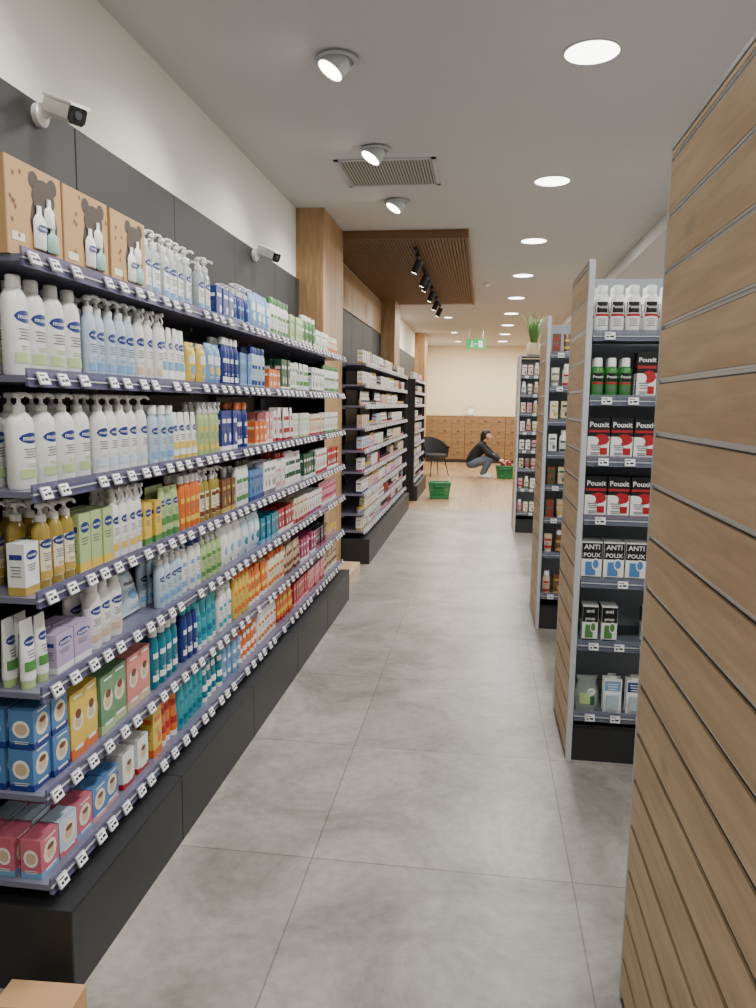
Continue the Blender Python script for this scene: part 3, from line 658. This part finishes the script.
# ---------------------------------------------------------------- far area
for k in range(4):
    W=1.1; x0=XL+.02+k*W; root=link('drawer_cabinet',None,None,(x0,YB-.47,0)); tagtop(root,'oak apothecary drawer cabinet with small dark pulls','cabinet','oak drawer cabinets along the end wall')
    b=MB(); b.box(0,W-.005,.02,.45,.08,1.25,OAKX,.002); b.box(0,W-.005,.04,.45,0,.08,ANTHD); b.box(-.0,W-.005,.0,.45,1.25,1.28,OAKX,.003); link('body',b.mesh('cab_body'),root)
    d=MB(); dw,dh=W/3-.006,.286; d.box(0,dw,0,.02,0,dh,OAKX,.002); dme=d.mesh('drawer_front')
    h=MB(); h.box(dw/2-.03,dw/2+.03,-.014,0,dh*.62,dh*.62+.016,BLACKM,.004); hme=h.mesh('drawer_pull')
    for i in range(3):
        for j in range(4):
            o=link('drawer',dme,root,(.005+i*(W/3-.002),0,.095+j*.288)); link('handle',hme,o)
def grass(name,loc,s,potm,leafm,lab,n=60,tall=.5):
    p=MB(); p.loft([(0,.05*s,.05*s),(.02*s,.07*s,.07*s),(.12*s,.075*s,.075*s),(.14*s,.06*s,.06*s)],potm,20)
    g=MB()
    for i in range(n):
        a=random.uniform(0,6.28); q=random.uniform(.02,.16)*s; hh=random.uniform(.6,1)*tall
        px,py=math.cos(a),math.sin(a); w=.006*s; tx,ty=-py*w,px*w
        pts=[]; 
        for k in range(5):
            t=k/4; r_=.03*s+q*t*t; zz=.12*s+hh*(t-.12*t*t); ww=(1-t)*1+.05
            pts.append((px*r_-tx*ww,py*r_-ty*ww,zz)); pts.append((px*r_+tx*ww,py*r_+ty*ww,zz))
        g.add(pts,[(2*k,2*k+1,2*k+3,2*k+2) for k in range(4)],leafm)
    me=g.mesh('foliage'); root=thing(name,[('pot',p.mesh('pot')),('foliage',me)],lab,'plant',loc)
    for c in root.children:
        if c.name.startswith('foliage'): c['kind']='stuff'
tp_=MB(); tp_.box(0,.88,0,.35,0,.01,SHELFG,.002)
thing('top_board',[('board',tp_.mesh('top_board'))],'grey metal top board on the far island shelving','board',(GX+.03,9.62,2.188))
grass('potted_grass',(.60,9.8,2.199),1.2,P('beige'),M('grass_leaf',(78,118,54),.6),'tall green grass plant in a beige pot on the shelf top',130,.46)
grass('vase_of_dried_grass',(-.35,YB-.25,1.28),1.3,P('white'),M('dry_grass',(236,232,220),.7),'white vase with pale dried grass on the cabinet',40,.3)

ch=link('armchair',None,None,(-1.05,17.0,0),(0,0,math.radians(35))); tagtop(ch,'dark tub armchair on slim metal legs by the column','chair')
b=MB(); b.loft([(.40,.25,.24),(.42,.28,.27),(.47,.28,.27),(.49,.25,.24)],M('dark_fabric',(52,52,54),.9),28); link('seat',b.mesh('chair_seat'),ch)
b=MB(); vs=[];fs=[];N_=22
for i in range(N_+1):
    a=math.radians(-20+220*i/N_); hgt=.66+.2*max(0,math.sin(a))
    for (r_,z_) in ((.275,.42),(.325,hgt),(.345,hgt),(.30,.41)): vs.append((r_*math.cos(a),r_*math.sin(a),z_))
for i in range(N_):
    for j in range(4): fs.append((i*4+j,(i+1)*4+j,(i+1)*4+(j+1)%4,i*4+(j+1)%4))
fs.append((0,1,2,3)); fs.append(tuple(N_*4+k for k in (3,2,1,0)))
b.add(vs,fs,M('dark_fabric')); link('backrest',b.mesh('chair_back'),ch)
for sx in (-1,1):
    for sy in (-1,1):
        b=MB(); b.tube([(sx*.16,sy*.15,.41),(sx*.24,sy*.23,0)],[.014,.009],BLACKM,10); link('leg',b.mesh('chair_leg'),ch)

def basket(loc,rot,lab):
    gm=M('basket_green',(20,130,72),.4); gd=M('basket_handle',(30,34,34),.4)
    b=MB(); w,d,h=.18,.135,.27; tp=.82
    def ringpt(z): 
        k=tp+(1-tp)*z/h; return [(-w*k,-d*k,z),(w*k,-d*k,z),(w*k,d*k,z),(-w*k,d*k,z)]
    b.box(-w*tp,w*tp,-d*tp,d*tp,0,.008,gm,.01)
    for z,t_ in ((.03,.012),(.09,.008),(.15,.008),(.21,.014)):
        p=[Vector(q) for q in ringpt(z)]
        for i in range(4): b.tube([p[i],p[(i+1)%4]],t_,gm,6)
    lo=ringpt(.005); hi=ringpt(h)
    for i in range(4):
        n_=16 if i%2==0 else 11
        for k in range(n_+1):
            t_=k/n_; a=Vector(lo[i]).lerp(Vector(lo[(i+1)%4]),t_); c=Vector(hi[i]).lerp(Vector(hi[(i+1)%4]),t_); b.tube([a,c],.0085,gm,4)
    r_=MB(); p=[Vector(q) for q in ringpt(h)]
    for i in range(4): r_.tube([p[i],p[(i+1)%4]],.016,gm,8)
    hs=[]
    for s in (-1,1):
        m_=MB(); m_.tube([(-w*.6,s*d*.98,h),(-w*.5,s*(d+.03),h-.08),(w*.5,s*(d+.03),h-.08),(w*.6,s*d*.98,h)],.007,gd,8); hs.append(('handle',m_.mesh('basket_handle')))
    thing('shopping_basket',[('body',b.mesh('basket_body')),('rim',r_.mesh('basket_rim'))]+hs,lab,'shopping basket',loc,(0,0,rot),'green shopping baskets')
basket((-.70,12.9,0),.1,'green plastic shopping basket standing on the wood floor')
basket((.52,16.75,0),.2,'green plastic shopping basket beside the crouching person')
for i,(dx,dy) in enumerate(((-.06,-.04),(.04,.03),(.07,-.05))):
    place('picture carton',['red','white','red'][i],'',['white','red','white'][i],.09,.06,.38,'',(.52+dx,16.75+dy,.01),.3*i,False,'products inside the basket')

# ---------------------------------------------------------------- person
def blend(name,E,mat,vox=.009,it=4):
    b=MB()
    for chn in E:
        for p,q in zip(chn[:-1],chn[1:]):
            a=Vector(p[:3]); c=Vector(q[:3]); L_=(c-a).length; k=max(2,int(L_/(.3*max(.006,min(p[3],q[3]))))+1); k=min(k,26)
            for i in range(k+1):
                t=i/k; o=a.lerp(c,t); r_=p[3]+(q[3]-p[3])*t
                b.loft([(o.z+r_*math.sin(w_),max(1e-4,r_*math.cos(w_)),max(1e-4,r_*math.cos(w_))) for w_ in [math.radians(d_) for d_ in (-88,-60,-35,-12,12,35,60,88)]],mat,12,o.x,o.y)
    me=b.mesh(name); o=bpy.data.objects.new(name,me); COL.objects.link(o)
    m1=o.modifiers.new('r','REMESH'); m1.mode='VOXEL'; m1.voxel_size=vox; m1.use_smooth_shade=True
    m2=o.modifiers.new('s','SMOOTH'); m2.factor=.5; m2.iterations=it
    bpy.context.view_layer.update()
    r_=bpy.data.meshes.new_from_object(o.evaluated_get(bpy.context.evaluated_depsgraph_get()))
    bpy.data.objects.remove(o)
    r_.materials.clear(); r_.materials.append(mat)
    for p_ in r_.polygons: p_.use_smooth=True; p_.material_index=0
    return r_
SKIN=M('skin',(206,158,130),.55); JK=M('black_jacket',(24,25,30),.8); JN=M('blue_grey_jeans',(96,106,126),.85); HR=M('dark_hair',(34,26,22),.6); SH=M('white_shoe',(222,222,220),.6)
pr=link('person',None,None,(-.05,16.8,0),(0,0,math.radians(-8))); tagtop(pr,'crouching person in black jacket and blue jeans handling a basket','person')
B=[];J=[];T_=[]
for s in (1,-1):
    B.append([(-.14,s*.06,.34,.11),(-.09,s*.06,.50,.10),(.0,s*.07,.64,.10),(.05,s*.09,.71,.075)])
    B.append([(-.12,s*.09,.32,.10),(.27,s*.15,.46,.06),(.08,s*.12,.12,.042),(.09,s*.12,.05,.038),(.22,s*.13,.035,.03)])
    B.append([(.06,s*.165,.70,.05),(.25,s*.20,.52,.042),(.43,s*.13,.41,.028)])
    for j,(dy,ln) in enumerate(((-.030,.06),(-.01,.075),(.01,.07),(.030,.055))):
        B.append([(.43,s*.13,.41,.024),(.50,s*.125+dy*.8,.39,.017),(.50+ln*.6,s*.125+dy,.365,.0105),(.50+ln,s*.125+dy,.335,.0095)])
    B.append([(.44,s*.12,.40,.02),(.49,s*.075,.37,.012),(.51,s*.07,.345,.0105)])
    B.append([(.165,s*.08,.92,.018),(.16,s*.085,.90,.013)])
    J.append([(-.17,s*.07,.36,.12),(-.10,s*.07,.50,.125),(.0,s*.08,.64,.12),(.05,s*.10,.71,.09)])
    J.append([(.06,s*.165,.70,.072),(.25,s*.205,.52,.06),(.42,s*.135,.42,.045)])
    T_.append([(-.17,s*.07,.32,.12),(-.12,s*.095,.32,.115),(.08,s*.125,.385,.098),(.27,s*.15,.46,.078),(.17,s*.135,.28,.068),(.09,s*.12,.10,.055)])
B.append([(.04,0,.70,.08),(.08,0,.77,.055),(.13,0,.86,.055)])
B.append([(.145,0,.95,.088),(.175,0,.91,.078),(.20,0,.865,.045)])
B.append([(.235,0,.935,.014),(.262,0,.90,.016)])
J.append([(.0,0,.62,.14),(.06,0,.74,.085),(.08,0,.775,.07)])
link('body',blend('person_body',B,SKIN,.007,3),pr)
link('jacket',blend('person_jacket',J,JK,.012,5),pr)
link('jeans',blend('person_jeans',T_,JN,.012,5),pr)
for s in (1,-1):
    link('shoe',blend('shoe',[[(.04,s*.12,.05,.045),(.12,s*.125,.05,.046),(.21,s*.13,.042,.040),(.26,s*.133,.038,.034)]],SH,.01,3),pr)
link('hair',blend('hair',[[(.15,0,.985,.082),(.115,0,.96,.098),(.09,0,.91,.088),(.07,0,.86,.062),(.04,0,.80,.035)]],HR,.01,3),pr)
fm=MB()
for s in (1,-1): fm.loft([(-.008,.004,.008),(0,.006,.012),(.008,.004,.008)],M('eye_dark',(40,30,26),.3),8,.238,s*.03)
link('eyes',fm.mesh('eyes'),pr,(0,0,.925))
nm=MB(); nm.loft([(-.005,.006,.02),(0,.008,.022),(.005,.006,.02)],M('lips',(150,80,74),.5),10)
link('lips',nm.mesh('lips'),pr,(.237,0,.868))

w=bpy.data.worlds.new('w'); scn.world=w; w.use_nodes=True; w.node_tree.nodes['Background'].inputs[0].default_value=(.8,.85,.9,1); w.node_tree.nodes['Background'].inputs[1].default_value=.2
